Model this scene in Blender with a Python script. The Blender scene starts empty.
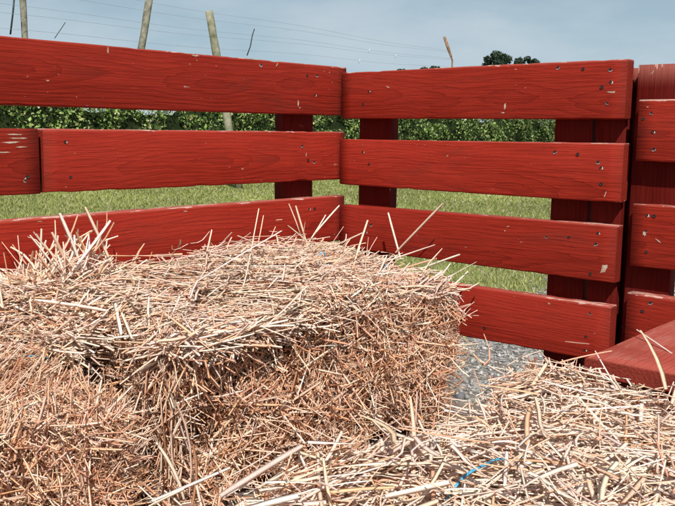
import bpy, bmesh, math, random
import numpy as np
from mathutils import Vector, Matrix, noise as mnoise

random.seed(7)
C = bpy.context.scene.collection
G = 1.2            # eye height above the ground; z values below are relative to the eye until shifted by G
PI = math.pi

# ------------------------------------------------------------------ helpers
def link(name, me, mats, parent=None, loc=(0, 0, 0), rotz=0.0):
    o = bpy.data.objects.new(name, me)
    C.objects.link(o)
    if me is not None:
        for m in (mats if isinstance(mats, (list, tuple)) else [mats]):
            me.materials.append(m)
    o.location = loc
    o.rotation_euler = (0, 0, rotz)
    if parent is not None:
        o.parent = parent
    return o

def tag(o, label, cat, group=None, kind=None):
    o['label'] = label
    o['category'] = cat
    if group: o['group'] = group
    if kind: o['kind'] = kind
    return o

def empty(name, loc, label, cat, group=None):
    o = bpy.data.objects.new(name, None)
    C.objects.link(o)
    o.location = loc
    o.empty_display_size = .1
    return tag(o, label, cat, group)

def structure(o):
    o['kind'] = 'structure'
    return o

def np_mesh(name, V, F, col=None, smooth=False):
    """V (n,3), F (m,k) with k = 3 or 4, col (n,3) -> mesh with a 'tint' colour attribute"""
    me = bpy.data.meshes.new(name)
    n, m, k = len(V), len(F), F.shape[1]
    me.vertices.add(n)
    me.vertices.foreach_set('co', np.ascontiguousarray(V, dtype=np.float32).ravel())
    me.loops.add(m * k)
    me.loops.foreach_set('vertex_index', np.ascontiguousarray(F, dtype=np.int32).ravel())
    me.polygons.add(m)
    me.polygons.foreach_set('loop_start', np.arange(0, m * k, k, dtype=np.int32))
    me.polygons.foreach_set('loop_total', np.full(m, k, dtype=np.int32))
    if smooth:
        me.polygons.foreach_set('use_smooth', np.ones(m, dtype=bool))
    if col is not None:
        a = me.attributes.new('tint', 'FLOAT_COLOR', 'POINT')
        c4 = np.ones((n, 4), dtype=np.float32)
        c4[:, :3] = col
        a.data.foreach_set('color', c4.ravel())
    me.update(calc_edges=True)
    return me

class NB:
    """node builder"""
    def __init__(self, name):
        self.m = bpy.data.materials.new(name)
        self.m.use_nodes = True
        self.t = self.m.node_tree
        self.t.nodes.clear()
        self.out = self.t.nodes.new('ShaderNodeOutputMaterial')
    def n(self, typ, **kw):
        nd = self.t.nodes.new(typ)
        for k, v in kw.items():
            if k.startswith('i_'):
                nd.inputs[k[2:].replace('_', ' ')].default_value = v
            else:
                setattr(nd, k, v)
        return nd
    def l(self, a, b):
        self.t.links.new(a, b)
    def math(self, op, a, b=None, c=None, clamp=False):
        nd = self.t.nodes.new('ShaderNodeMath'); nd.operation = op; nd.use_clamp = clamp
        for i, v in enumerate((a, b, c)):
            if v is None: continue
            if isinstance(v, (int, float)): nd.inputs[i].default_value = v
            else: self.l(v, nd.inputs[i])
        return nd.outputs[0]
    def mix(self, fac, a, b, blend='MIX'):
        nd = self.t.nodes.new('ShaderNodeMix'); nd.data_type = 'RGBA'; nd.blend_type = blend
        for s, v in ((0, fac), (6, a), (7, b)):
            if isinstance(v, (int, float)): nd.inputs[s].default_value = v
            elif isinstance(v, tuple): nd.inputs[s].default_value = (*v, 1)
            else: self.l(v, nd.inputs[s])
        return nd.outputs[2]
    def ramp(self, fac, stops):
        nd = self.t.nodes.new('ShaderNodeValToRGB')
        e = nd.color_ramp.elements
        while len(e) < len(stops): e.new(.5)
        for el, (p, c) in zip(e, stops):
            el.position = p
            el.color = (c, c, c, 1) if isinstance(c, (int, float)) else (*c, 1)
        self.l(fac, nd.inputs[0])
        return nd.outputs[0]
    def noise(self, vec, scale, detail=4, rough=.55, dist=0):
        nd = self.n('ShaderNodeTexNoise')
        nd.inputs['Scale'].default_value = scale; nd.inputs['Detail'].default_value = detail
        nd.inputs['Roughness'].default_value = rough; nd.inputs['Distortion'].default_value = dist
        if vec is not None: self.l(vec, nd.inputs['Vector'])
        return nd.outputs['Fac']
    def vmath(self, op, a, b):
        nd = self.t.nodes.new('ShaderNodeVectorMath'); nd.operation = op
        for i, v in enumerate((a, b)):
            if isinstance(v, tuple): nd.inputs[i].default_value = v
            else: self.l(v, nd.inputs[i])
        return nd.outputs[0]
    def principled(self, col, rough=.6, spec=.4, normal=None, **kw):
        p = self.n('ShaderNodeBsdfPrincipled')
        for s, v in (('Base Color', col), ('Roughness', rough), ('Specular IOR Level', spec)):
            if isinstance(v, (int, float)): p.inputs[s].default_value = v
            elif isinstance(v, tuple): p.inputs[s].default_value = (*v, 1)
            else: self.l(v, p.inputs[s])
        if normal is not None: self.l(normal, p.inputs['Normal'])
        return p
    def bump(self, h, strength, dist):
        b = self.n('ShaderNodeBump')
        b.inputs['Strength'].default_value = strength; b.inputs['Distance'].default_value = dist
        self.l(h, b.inputs['Height'])
        return b.outputs[0]
    def done(self, sh):
        self.l(sh, self.out.inputs['Surface'])
        return self.m

# ------------------------------------------------------------------ materials
def mat_red_wood(name, base, dark, wear=1.0, vertical=False):
    b = NB(name)
    tc = b.n('ShaderNodeTexCoord'); oi = b.n('ShaderNodeObjectInfo')
    co = tc.outputs['Object']
    if vertical:
        mp = b.n('ShaderNodeMapping'); mp.inputs['Rotation'].default_value = (0, PI / 2, 0)
        b.l(co, mp.inputs['Vector']); co = mp.outputs[0]
    cx = b.n('ShaderNodeCombineXYZ')
    b.l(b.math('MULTIPLY', oi.outputs['Random'], 37.0), cx.inputs[0])
    b.l(b.math('MULTIPLY', b.math('FRACT', b.math('MULTIPLY', oi.outputs['Random'], 7.31)), .06), cx.inputs[2])
    cx.inputs[1].default_value = .035
    p = b.vmath('ADD', co, cx.outputs[0])
    # cathedral grain: rings of a trunk whose axis wanders slowly along the board
    lowv = b.vmath('MULTIPLY', p, (1.5, 0, 2.5))
    nz = b.n('ShaderNodeTexNoise'); nz.inputs['Scale'].default_value = 1.0; nz.inputs['Detail'].default_value = 2
    b.l(lowv, nz.inputs['Vector'])
    wob = b.vmath('MULTIPLY', b.vmath('SUBTRACT', nz.outputs['Color'], (.5, .5, .5)), (0, .10, .13))
    pr = b.vmath('ADD', b.vmath('MULTIPLY', p, (.02, 1, 1)), wob)
    wv = b.n('ShaderNodeTexWave', wave_type='RINGS', rings_direction='X', wave_profile='SAW')
    wv.inputs['Scale'].default_value = 36; wv.inputs['Distortion'].default_value = 2.4
    wv.inputs['Detail'].default_value = 5; wv.inputs['Detail Scale'].default_value = 3.0
    b.l(pr, wv.inputs['Vector'])
    ring = wv.outputs['Fac']
    fib = b.noise(b.vmath('MULTIPLY', p, (7, 190, 230)), 1.0, 4, .68)
    fib2 = b.noise(b.vmath('MULTIPLY', p, (2.2, 40, 40)), 1.0, 4, .6)
    blot = b.noise(b.vmath('MULTIPLY', p, (2.5, 8, 8)), 1.0, 5, .6)
    line = b.ramp(ring, [(0, 1.0), (.55, .85), (.90, .50), (.97, .34), (1, .9)])
    g = b.math('MULTIPLY', line, b.ramp(fib, [(.34, .55), (.55, 1.0)]))
    col = b.mix(g, dark, base)
    col = b.mix(b.ramp(blot, [(.35, 0.0), (.75, .45)]), col, tuple(min(1, c * 1.22 + .010) for c in base))
    col = b.mix(b.ramp(fib2, [(.60, 0.0), (.76, .45)]), col, dark)
    # per-board variation
    hs = b.n('ShaderNodeHueSaturation'); hs.inputs['Saturation'].default_value = .97
    b.l(b.math('MULTIPLY_ADD', b.math('FRACT', b.math('MULTIPLY', oi.outputs['Random'], 13.7)), .34, .82), hs.inputs['Value'])
    b.l(col, hs.inputs['Color']); col = hs.outputs[0]
    # worn paint: pale wood at the edges and in flecks along the grain
    sep = b.n('ShaderNodeSeparateXYZ'); b.l(tc.outputs['Generated'], sep.inputs[0])
    ez = b.math('ABSOLUTE', b.math('SUBTRACT', sep.outputs[0 if vertical else 2], .5))
    top = b.ramp(sep.outputs[2], [(.955, 0.0), (.995, 1.0)])
    edge = b.ramp(ez, [(.40, 0.0), (.5, .08)])
    flk = b.noise(b.vmath('MULTIPLY', p, (14, 60, 75)), 1.0, 4, .65, .3)
    big = b.noise(b.vmath('MULTIPLY', p, (3, 4, 4)), 1.0, 2, .5)
    s = b.math('ADD', b.math('ADD', flk, edge), b.math('MULTIPLY_ADD', big, .16, -.08))
    s = b.math('ADD', s, b.math('MULTIPLY', top, .15))
    dots = b.noise(b.vmath('MULTIPLY', p, (70, 150, 170)), 1.0, 2, .5)
    s = b.math('ADD', s, b.ramp(b.math('ADD', dots, b.math('MULTIPLY_ADD', big, .20, -.10)), [(.755, 0.0), (.79, .35)]))
    scr = b.noise(b.vmath('MULTIPLY', b.vmath('ADD', p, b.vmath('MULTIPLY', p, (0, 0, 0))), (9, 120, 260)), 1.0, 3, .6)
    s = b.math('ADD', s, b.ramp(scr, [(.76, 0.0), (.80, .2)]))
    wmask = b.math('MULTIPLY', b.ramp(s, [(.735, 0.0), (.765, 1.0)]), wear)
    pale = b.mix(fib, (.40, .25, .19), (.72, .60, .52))
    dirt = b.noise(b.vmath('MULTIPLY', p, (4, 12, 14)), 1.0, 5, .7)
    col = b.mix(b.ramp(dirt, [(.56, 0.0), (.78, .42)]), col, (.07, .028, .020))
    ex = b.math('ABSOLUTE', b.math('SUBTRACT', sep.outputs[2 if vertical else 0], .5))
    col = b.mix(b.math('MULTIPLY', b.ramp(ex, [(.47, 0.0), (.5, .6)]), dirt), col, (.06, .02, .014))
    col = b.mix(wmask, col, pale)
    # pink tint along top edges: sunlit bevels painted into the colour, plus weathering
    col = b.mix(b.math('MULTIPLY', top, .35), col, (.62, .20, .15))
    h = b.math('ADD', b.math('MULTIPLY', g, .6), b.math('MULTIPLY', fib, .4))
    h = b.math('SUBTRACT', h, b.math('MULTIPLY', wmask, .5))
    bp = b.bump(h, .75, .0026)
    ro = b.math('MULTIPLY_ADD', blot, .25, .45)
    return b.done(b.principled(col, ro, .06, bp).outputs[0])

RED = (.315, .0165, .0040)
REDD = (.150, .0075, .0025)
M_red = mat_red_wood('red_painted_wood', RED, REDD)
M_redv = mat_red_wood('red_painted_wood_shaded_upright', (.135, .006, .0025), (.06, .003, .0015), 1.2, True)  # post red darkened: the boards' shade put into the paint
M_bench = mat_red_wood('red_bench_sunlit_paint', (.40, .046, .026), (.33, .034, .018), .12)  # seat red lightened: sun on its top put into the colour

def simple(name, c1, c2, scale, rough=.7, spec=.3, bump=0):
    b = NB(name)
    tc = b.n('ShaderNodeTexCoord')
    f = b.noise(tc.outputs['Object'], scale, 5, .6)
    col = b.mix(b.ramp(f, [(.35, 0.0), (.65, 1.0)]), c1, c2)
    nm = b.bump(f, .5, bump) if bump else None
    return b.done(b.principled(col, rough, spec, nm).outputs[0])

M_bare = simple('bare_weathered_wood', (.34, .22, .14), (.62, .50, .40), 90, .85, .2)
M_nail = simple('dark_rusty_steel', (.008, .006, .006), (.05, .03, .025), 400, .6, .4)
M_chip = simple('chipped_primer', (.5, .36, .32), (.78, .70, .66), 300, .8, .2)
M_deck = simple('grey_weathered_deck', (.10, .075, .06), (.24, .19, .15), 14, .85, .2, .003)
M_steel = simple('dark_wagon_steel', (.02, .02, .02), (.06, .05, .045), 20, .6, .4)
M_rubber = simple('black_tyre_rubber', (.012, .012, .012), (.03, .03, .028), 30, .8, .3)
M_twine = simple('blue_plastic_twine', (.03, .30, .52), (.12, .48, .70), 160, .45, .4)
M_post = simple('grey_weathered_post', (.16, .15, .11), (.34, .32, .25), 9, .9, .15, .006)
M_post_g = simple('mossy_weathered_post', (.13, .14, .08), (.36, .34, .24), 7, .9, .15, .006)
M_wire = simple('galvanised_wire', (.30, .34, .37), (.38, .42, .45), 5, .6, .3)
M_tie = simple('dark_tie_strip', (.02, .03, .03), (.06, .08, .07), 30, .7, .3)
M_white = simple('white_insulator', (.75, .75, .73), (.82, .82, .80), 30, .4, .5)
M_stake = simple('rusty_tan_stake', (.16, .08, .04), (.42, .26, .16), 12, .8, .2)
M_bark = simple('dark_bark', (.05, .035, .025), (.12, .09, .07), 12, .9, .1, .01)

def mat_tint(name, rough=.5, spec=.35, trans=.12, tcol=None):
    b = NB(name)
    at = b.n('ShaderNodeAttribute', attribute_name='tint')
    col = at.outputs['Color']
    p = b.principled(col, rough, spec)
    if trans <= 0:
        return b.done(p.outputs[0])
    tr = b.n('ShaderNodeBsdfTranslucent')
    b.l(col, tr.inputs['Color'])
    mx = b.n('ShaderNodeMixShader'); mx.inputs[0].default_value = trans
    b.l(p.outputs[0], mx.inputs[1]); b.l(tr.outputs[0], mx.inputs[2])
    return b.done(mx.outputs[0])

def mat_straw():
    b = NB('dry_straw')
    at = b.n('ShaderNodeAttribute', attribute_name='tint')
    tc = b.n('ShaderNodeTexCoord')
    f = b.noise(tc.outputs['Object'], 260, 3, .65)
    g = b.noise(tc.outputs['Object'], 60, 2, .5)
    v = b.math('MULTIPLY', b.ramp(f, [(.30, .82), (.46, 1.0), (.75, 1.0)]), b.math('MULTIPLY_ADD', g, .26, .90))
    hs = b.n('ShaderNodeHueSaturation'); b.l(at.outputs['Color'], hs.inputs['Color']); b.l(v, hs.inputs['Value'])
    p = b.principled(hs.outputs[0], .5, .28)
    tr = b.n('ShaderNodeBsdfTranslucent'); b.l(hs.outputs[0], tr.inputs['Color'])
    mx = b.n('ShaderNodeMixShader'); mx.inputs[0].default_value = .05
    b.l(p.outputs[0], mx.inputs[1]); b.l(tr.outputs[0], mx.inputs[2])
    return b.done(mx.outputs[0])
M_straw = mat_straw()
M_leaf = mat_tint('green_leaf', .45, .4, .25)
M_blade = mat_tint('grass_blade', .6, .25, .25)
M_stone = mat_tint('crushed_stone', .85, .2, 0)

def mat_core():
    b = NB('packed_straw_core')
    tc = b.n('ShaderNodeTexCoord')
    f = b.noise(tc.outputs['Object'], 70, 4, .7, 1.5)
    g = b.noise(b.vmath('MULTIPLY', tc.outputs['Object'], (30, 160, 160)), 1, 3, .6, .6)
    col = b.ramp(b.math('MULTIPLY', f, b.math('MULTIPLY_ADD', g, .8, .6)), [(.28, (.022, .011, .006)), (.5, (.09, .045, .022)), (.7, (.20, .11, .055))])  # core coloured dark so the gaps between straws look shaded
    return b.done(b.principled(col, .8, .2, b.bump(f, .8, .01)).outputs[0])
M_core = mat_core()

# ------------------------------------------------------------------ straw
PAL = np.array([(.95, .755, .60), (.945, .685, .51), (.915, .60, .41), (.84, .485, .30), (.73, .375, .21), (.46, .215, .11), (.945, .72, .58), (.965, .83, .70)])
W_TOP = np.array([.27, .24, .15, .08, .025, .004, .12, .14])
W_FACE = np.array([.10, .18, .24, .21, .14, .06, .05, .02])  # darker mix for bale sides: their weaker light put into the palette

def unit(a):
    return a / np.maximum(np.linalg.norm(a, axis=-1, keepdims=True), 1e-9)

class Straws:
    def __init__(self, seed):
        self.r = np.random.default_rng(seed)
        self.V = []; self.F = []; self.C = []; self.n = 0
    def add(self, c, d, N, L, W, T, S=2, bend=.08, weights=W_TOP, kink=.12, twist=.3, dark=None):
        r = self.r; n = len(c)
        d = unit(d)
        side = unit(np.cross(d, N + r.normal(0, .25, (n, 3))))
        up = np.cross(side, d)
        ang = r.uniform(0, 2 * PI, n)
        bv = side * np.cos(ang)[:, None] + up * np.sin(ang)[:, None] * .35
        bm = (r.normal(0, 1, n) * bend)
        t = np.linspace(-.5, .5, S + 1)
        kk = r.random(n) < kink
        kt = r.uniform(-.25, .3, n); kd = (side * r.normal(0, .5, n)[:, None] + up * r.normal(0, .35, n)[:, None]) * kk[:, None]
        tw = r.normal(0, twist, n)
        base = PAL[r.choice(len(PAL), n, p=weights / weights.sum())] * r.uniform(.84, 1.06, (n, 1))
        base = base * (1 + r.normal(0, .03, (n, 3)))
        if dark is not None: base = base * dark[:, None]
        rings = []; cols = []
        for k, tt in enumerate(t):
            p = c + d * (L * tt)[:, None] + bv * (bm * L * (tt * tt * 4 - .33))[:, None] + kd * (np.maximum(tt - kt, 0) * L)[:, None]
            a = tw * tt * 2
            s2 = side * np.cos(a)[:, None] + up * np.sin(a)[:, None]
            u2 = np.cross(s2, d)
            tap = 1.0 if 0 < k < S else .82
            w = (W * .5 * tap)[:, None]; h = (T * .5 * tap)[:, None]
            rings.append(np.stack([p + s2 * w, p + u2 * h, p - s2 * w, p - u2 * h], 1))
            jit = r.uniform(.90, 1.05, (n, 1, 1))
            cols.append(np.broadcast_to(base[:, None, :] * jit, (n, 4, 3)))
        V = np.stack(rings, 1).reshape(n, -1, 3)            # n,(S+1)*4,3
        K = np.stack(cols, 1).reshape(n, -1, 3)
        f = []
        for k in range(S):
            for j in range(4):
                j2 = (j + 1) % 4
                f.append([k * 4 + j, k * 4 + j2, k * 4 + 4 + j2, k * 4 + 4 + j])
        f = np.array(f)
        per = (S + 1) * 4
        F = (np.arange(n) * per)[:, None, None] + f[None] + self.n
        self.V.append(V.reshape(-1, 3)); self.C.append(K.reshape(-1, 3)); self.F.append(F.reshape(-1, 4))
        self.n += n * per
    def mesh(self, name):
        return np_mesh(name, np.concatenate(self.V), np.concatenate(self.F), np.clip(np.concatenate(self.C), .01, .95))

class BaleShape:
    """rounded, lumpy box; local x = width, y = length, z = height, origin at the base centre"""
    def __init__(self, half, r, seed, topfun=None, lump=.013, dents=26, hollows=()):
        self.h = np.array(half); self.r = r
        g = np.random.default_rng(seed)
        self.k = g.normal(0, 1, (9, 3)) * np.array([9, 9, 12]); self.ph = g.uniform(0, 6.28, 9)
        self.lump = lump; self.topfun = topfun
        # dents on the faces
        fc = []
        for i in range(dents):
            p = g.uniform(-1, 1, 3) * self.h
            ax = g.integers(0, 2); p[ax] = self.h[ax] * np.sign(g.normal())
            fc.append(p)
        self.dc = np.array(fc).reshape(-1, 3); self.dr = g.uniform(.03, .07, dents); self.da = g.uniform(.008, .044, dents)
        for c, rr, a in hollows:
            self.dc = np.vstack([self.dc, c]); self.dr = np.append(self.dr, rr); self.da = np.append(self.da, a)
    def project(self, p):
        q = np.clip(p, -(self.h - self.r), self.h - self.r)
        n = unit(p - q)
        s = q + n * self.r
        d = np.sin(s @ self.k.T + self.ph).sum(1) / 3 * self.lump
        for c, rr, a in zip(self.dc, self.dr, self.da):
            d = d - a * np.exp(-((s - c) ** 2).sum(1) / (rr * rr))
        s = s + n * d[:, None]
        if self.topfun is not None:
            wgt = np.clip((s[:, 2] + self.h[2] * .3) / (self.h[2] * 1.3), 0, 1)
            s[:, 2] += self.topfun(s[:, 0], s[:, 1]) * wgt
        s[:, 2] += self.h[2]
        return s, n
    def sample(self, rng, n, ax, sg):
        p = rng.uniform(-1, 1, (n, 3)) * self.h
        p[:, ax] = self.h[ax] * sg
        return self.project(p)
    def core(self, name, inset=.026):
        V = []; F = []; st = .022; off = 0
        for ax in range(3):
            a, b = [i for i in range(3) if i != ax]
            na, nb = int(2 * self.h[a] / st) + 2, int(2 * self.h[b] / st) + 2
            for sg in (-1, 1):
                ga, gb = np.meshgrid(np.linspace(-1, 1, na) * self.h[a], np.linspace(-1, 1, nb) * self.h[b], indexing='ij')
                p = np.zeros((na * nb, 3)); p[:, a] = ga.ravel(); p[:, b] = gb.ravel(); p[:, ax] = self.h[ax] * sg
                s, n = self.project(p)
                V.append(s - n * inset)
                i = np.arange((na - 1) * (nb - 1)); u, v = i // (nb - 1), i % (nb - 1)
                q = np.stack([u * nb + v, (u + 1) * nb + v, (u + 1) * nb + v + 1, u * nb + v + 1], 1)
                if (sg > 0) == (ax == 1): q = q[:, ::-1]
                F.append(q + off); off += na * nb
        V = np.concatenate(V); F = np.concatenate(F)
        V[:, 2] = np.maximum(V[:, 2], 0.002)
        return np_mesh(name, V, F, smooth=True)

def tangent(N, ref):
    t1 = unit(ref - N * (N * ref).sum(1, keepdims=True) + 1e-6)
    return t1, np.cross(N, t1)

def top_straw(st, sh, n, scale=1.0, az_mean=PI / 2, az_sd=.9, lmean=.13, fluff=.02, stick=.03, wide=1.0, sel=None, over=.026, tsd=.06):
    r = st.r
    p, N = sh.sample(r, n, 2, 1)
    if sel is not None:
        k = sel(p); p, N = p[k], N[k]
    n = len(p)
    t1, t2 = tangent(N, np.tile(np.array([1.0, 0, 0]), (n, 1)))
    az = az_mean + r.normal(0, az_sd, n)
    d = t1 * np.cos(az)[:, None] + t2 * np.sin(az)[:, None]
    tilt = r.normal(0, tsd, n)
    s = r.random(n) < stick
    tilt[s] += r.uniform(.2, .8, s.sum())
    d = d + N * np.tan(np.clip(tilt, -1.2, 1.2))[:, None]
    L = np.clip(r.lognormal(math.log(lmean), .45, n), .03, .30) * scale
    L[s] = np.minimum(L[s] * .75, .10)
    dn = unit(d)
    for a in (0, 1):
        room = np.maximum(sh.h[a] - np.abs(p[:, a]), 0)
        L = np.minimum(L, 2 * room / np.maximum(np.abs(dn[:, a]), .05) + over)
    L = np.maximum(L, .025)
    off = r.exponential(fluff * .75, n) - .006
    c = p + N * off[:, None]
    c[s] += (unit(d)[s] * (L[s] * .35)[:, None])
    flat = r.random(n) < .50
    W = np.where(flat, r.uniform(.0032, .0060, n), r.uniform(.0017, .0030, n)) * wide
    T = np.where(flat, .0008, W * .65)
    # deeper straws tinted darker: shade between straws put into the colour
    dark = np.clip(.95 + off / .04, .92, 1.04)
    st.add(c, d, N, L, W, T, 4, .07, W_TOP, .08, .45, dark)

def chaff(st, sh, n, ax, sg, sel=None, weights=W_TOP, lift=.014, dk=1.0):
    """short broken bits and flat flakes lying in and on the straw"""
    r = st.r
    p, N = sh.sample(r, n, ax, sg)
    if sel is not None:
        k = sel(p); p, N = p[k], N[k]
    n = len(p)
    t1, t2 = tangent(N, np.tile(np.array([.3, .8, .5]), (n, 1)))
    az = r.uniform(0, 2 * PI, n)
    d = t1 * np.cos(az)[:, None] + t2 * np.sin(az)[:, None] + N * r.normal(0, .35, n)[:, None]
    L = r.lognormal(math.log(.014), .45, n)
    W = r.uniform(.0012, .0042, n)
    c = p + N * r.uniform(-.006, lift, n)[:, None]
    st.add(c, d, N, L, W, np.full(n, .0007), 1, 0, weights, 0, 0, np.full(n, dk))

def face_straw(st, sh, n, ax, sg, lmean=.038, poke=.3, wide=1.0, down=.35, sel=None, weights=W_FACE, long=.06, tsd=.35):
    r = st.r
    p, N = sh.sample(r, n, ax, sg)
    if sel is not None:
        k = sel(p); p, N = p[k], N[k]
    n = len(p)
    t1, t2 = tangent(N, np.tile(np.array([0, 0, 1.0]), (n, 1)))
    az = r.uniform(0, 2 * PI, n)
    v = r.random(n) < down
    az[v] = r.normal(0, .5, v.sum())
    d = t1 * np.cos(az)[:, None] + t2 * np.sin(az)[:, None]
    tilt = r.normal(0, tsd, n)
    k = r.random(n) < poke
    tilt[k] = r.uniform(.5, 1.35, k.sum())
    d = unit(d + N * np.tan(np.clip(tilt, -1.3, 1.4))[:, None])
    L = np.clip(r.lognormal(math.log(lmean), .45, n), .014, .12)
    lg = r.random(n) < long
    L[lg] = r.uniform(.08, .17, lg.sum())
    off = r.uniform(-.022, .008, n)
    off[lg] = r.uniform(.004, .012, lg.sum())
    c = p + N * off[:, None]
    flat = r.random(n) < .3
    W = np.where(flat, r.uniform(.0028, .0050, n), r.uniform(.0016, .0029, n)) * wide
    T = np.where(flat, .0008, W * .75)
    dark = np.clip(.90 + off / .03, .40, 1.03)  # deep straws darkened: gap shade put into their colour
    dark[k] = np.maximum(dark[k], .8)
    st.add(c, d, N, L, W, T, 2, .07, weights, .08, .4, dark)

def custom(st, ends, W=.0055, S=5, bright=1.05):
    r = st.r
    for a, b_, w in ends:
        a = np.array(a, float); b_ = np.array(b_, float)
        c = (a + b_)[None] / 2; d = (a - b_)[None]
        L = np.array([np.linalg.norm(a - b_)])
        st.add(c, d, np.array([[.66, -.75, .2]]), L, np.array([w * .85]), np.array([w * .28]), S, .012, np.array([.4, .3, .05, 0, 0, 0, .05, .2]), .0, .3, np.array([bright]))

def tube_mesh(name, pts, rad, sides=6, twist=0.0, caps=True):
    pts = [Vector(p) for p in pts]
    V = []; F = []
    for i, p in enumerate(pts):
        t = (pts[min(i + 1, len(pts) - 1)] - pts[max(i - 1, 0)]).normalized()
        a = t.cross(Vector((0, 0, 1)) if abs(t.z) < .9 else Vector((1, 0, 0))).normalized(); b = a.cross(t)
        rr = rad[i] if isinstance(rad, (list, tuple)) else rad
        for k in range(sides):
            an = 2 * PI * k / sides + twist * i
            V.append(p + a * math.cos(an) * rr + b * math.sin(an) * rr)
    for i in range(len(pts) - 1):
        for k in range(sides):
            k2 = (k + 1) % sides
            F.append((i * sides + k, i * sides + k2, (i + 1) * sides + k2, (i + 1) * sides + k))
    if caps:
        F.append(tuple(range(sides))[::-1]); F.append(tuple((len(pts) - 1) * sides + k for k in range(sides)))
    me = bpy.data.meshes.new(name); me.from_pydata([tuple(v) for v in V], [], F)
    for p in me.polygons: p.use_smooth = len(p.vertices) == 4
    return me

FLOOR = -.77 + G

def bale(label, loc, shape, build, seed, twines, rotz=0.0):
    t = empty('straw_bale', loc, label, 'straw bale', 'straw bales set out as seats on the wagon')
    t.rotation_euler = (0, 0, rotz)
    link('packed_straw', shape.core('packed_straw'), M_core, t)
    st = Straws(seed)
    build(st, shape)
    link('loose_straw', st.mesh('loose_straw'), M_straw, t)
    for pts in twines:
        link('twine', tube_mesh('twine', pts, .0018, 6, .5), M_twine, t)
    return t

# ---- middle bale, against the long left panel
AX, AY = .292, -.577
def a_top(x, y):
    u = np.clip((.16 - x) / .36, 0, 1); u = u * u * (3 - 2 * u)
    return .062 * u + .014 * np.sin(y * 9 + 1) - .02 * np.clip((y - .30) / .13, 0, 1)
shA = BaleShape((.215, .458, .186), .034, 11, a_top, hollows=[((.215, -.30, .09), .075, .045), ((.215, -.16, .11), .06, .035), ((.215, -.36, -.02), .08, .04), ((.215, .02, .10), .06, .03), ((.215, -.20, -.15), .09, .04), ((.215, .20, -.16), .09, .035)])
def buildA(st, sh):
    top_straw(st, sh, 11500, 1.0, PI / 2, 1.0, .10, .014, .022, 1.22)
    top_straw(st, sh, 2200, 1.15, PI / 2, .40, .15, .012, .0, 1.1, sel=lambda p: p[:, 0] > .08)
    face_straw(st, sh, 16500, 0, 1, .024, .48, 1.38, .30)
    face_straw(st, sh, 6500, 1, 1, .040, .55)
    face_straw(st, sh, 5000, 1, -1, .045, .35)
    face_straw(st, sh, 3500, 0, -1)
    chaff(st, sh, 9000, 2, 1); chaff(st, sh, 5000, 0, 1, None, W_FACE, .004, .8)
    # long straws combed over the front top edge
    r = st.r; n = 260
    p, N = sh.sample(r, n, 2, 1); p[:, 0] = r.uniform(.15, .222, n)
    p[:, 2] = sh.h[2] * 2 + r.uniform(-.012, .010, n) - np.clip(p[:, 0] - .18, 0, 1) * .4
    d = np.stack([r.normal(0.1, .35, n), r.normal(1, .3, n), r.normal(0, .18, n)], 1)
    st.add(p, d, np.tile(np.array([[.6, 0, .8]]), (n, 1)), r.uniform(.08, .22, n), r.uniform(.003, .0065, n), r.uniform(.001, .003, n), 4, .09, W_TOP, .15, .4)
    # straws hanging out of the left front corner
    n = 48
    c = np.stack([r.normal(.203, .012, n), r.normal(-.435, .022, n), r.uniform(.12, .33, n)], 1)
    d = np.stack([r.normal(.12, .22, n), r.normal(-.05, .38, n), -np.ones(n)], 1)
    st.add(c, d, np.tile(np.array([[.9, -.4, 0]]), (n, 1)), r.uniform(.06, .16, n), r.uniform(.0022, .0048, n), r.uniform(.0008, .002, n), 4, .10, W_FACE, .2, .5, r.uniform(.6, 1.0, n))
    o = np.array([AX, AY, -.77])
    E = [((.08, -.324, -.205), (.09, -.275, -.32), .005), ((.10, -.318, -.210), (.11, -.280, -.33), .007), ((.10, -.147, -.218), (.10, -.265, -.31), .0065),
         ((.213, -.06, -.236), (.275, -.075, -.36), .0075), ((.408, -.06, -.197), (.262, -.08, -.345), .0085), ((.161, -.10, -.293), (.02, -.12, -.36), .006),
         ((.514, -.12, -.318), (.40, -.15, -.37), .006), ((.12, -.22, -.24), (.10, -.27, -.32), .005), ((.15, -.33, -.25), (.12, -.31, -.32), .004),
         ((.18, -.42, -.25), (.20, -.36, -.30), .004), ((.06, -.40, -.235), (.12, -.47, -.30), .004), ((.44, -.13, -.30), (.33, -.20, -.35), .005), ((.47, -.16, -.33), (.36, -.17, -.37), .006)]
    custom(st, [(np.array(a) - o, np.array(b_) - o, w) for a, b_, w in E])
# ---- left bale, in line with it and nearer
BX, BY = .315, -1.612
shB = BaleShape((.235, .455, .163), .075, 23, lambda x, y: .012 * np.sin(x * 12 + y * 7) + .01 * np.clip((.1 - x) / .3, 0, 1), .014, 30)
def buildB(st, sh):
    near = lambda p: p[:, 1] > -.12
    WB = np.array([.10, .22, .28, .22, .10, .03, .04, .01])
    chaff(st, sh, 16000, 2, 1, near, WB, .008); chaff(st, sh, 5000, 0, 1, near, WB, .004, .8)
    face_straw(st, sh, 26000, 2, 1, .032, .07, .9, .0, near, WB, .05, .18)
    top_straw(st, sh, 900, .9, PI / 2, 1.6, .08, .010, .01, .9)
    face_straw(st, sh, 19000, 0, 1, .030, .38, 1.25, .40, near, WB)
    face_straw(st, sh, 8000, 1, 1, .034, .2)
    face_straw(st, sh, 7000, 0, 1, .05, .2, 1.2)
    face_straw(st, sh, 6000, 2, 1, .06, .2, 1.2)
    face_straw(st, sh, 2500, 0, -1, .05, .2, 1.2)
    face_straw(st, sh, 2500, 1, -1, .05, .2, 1.2)
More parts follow.
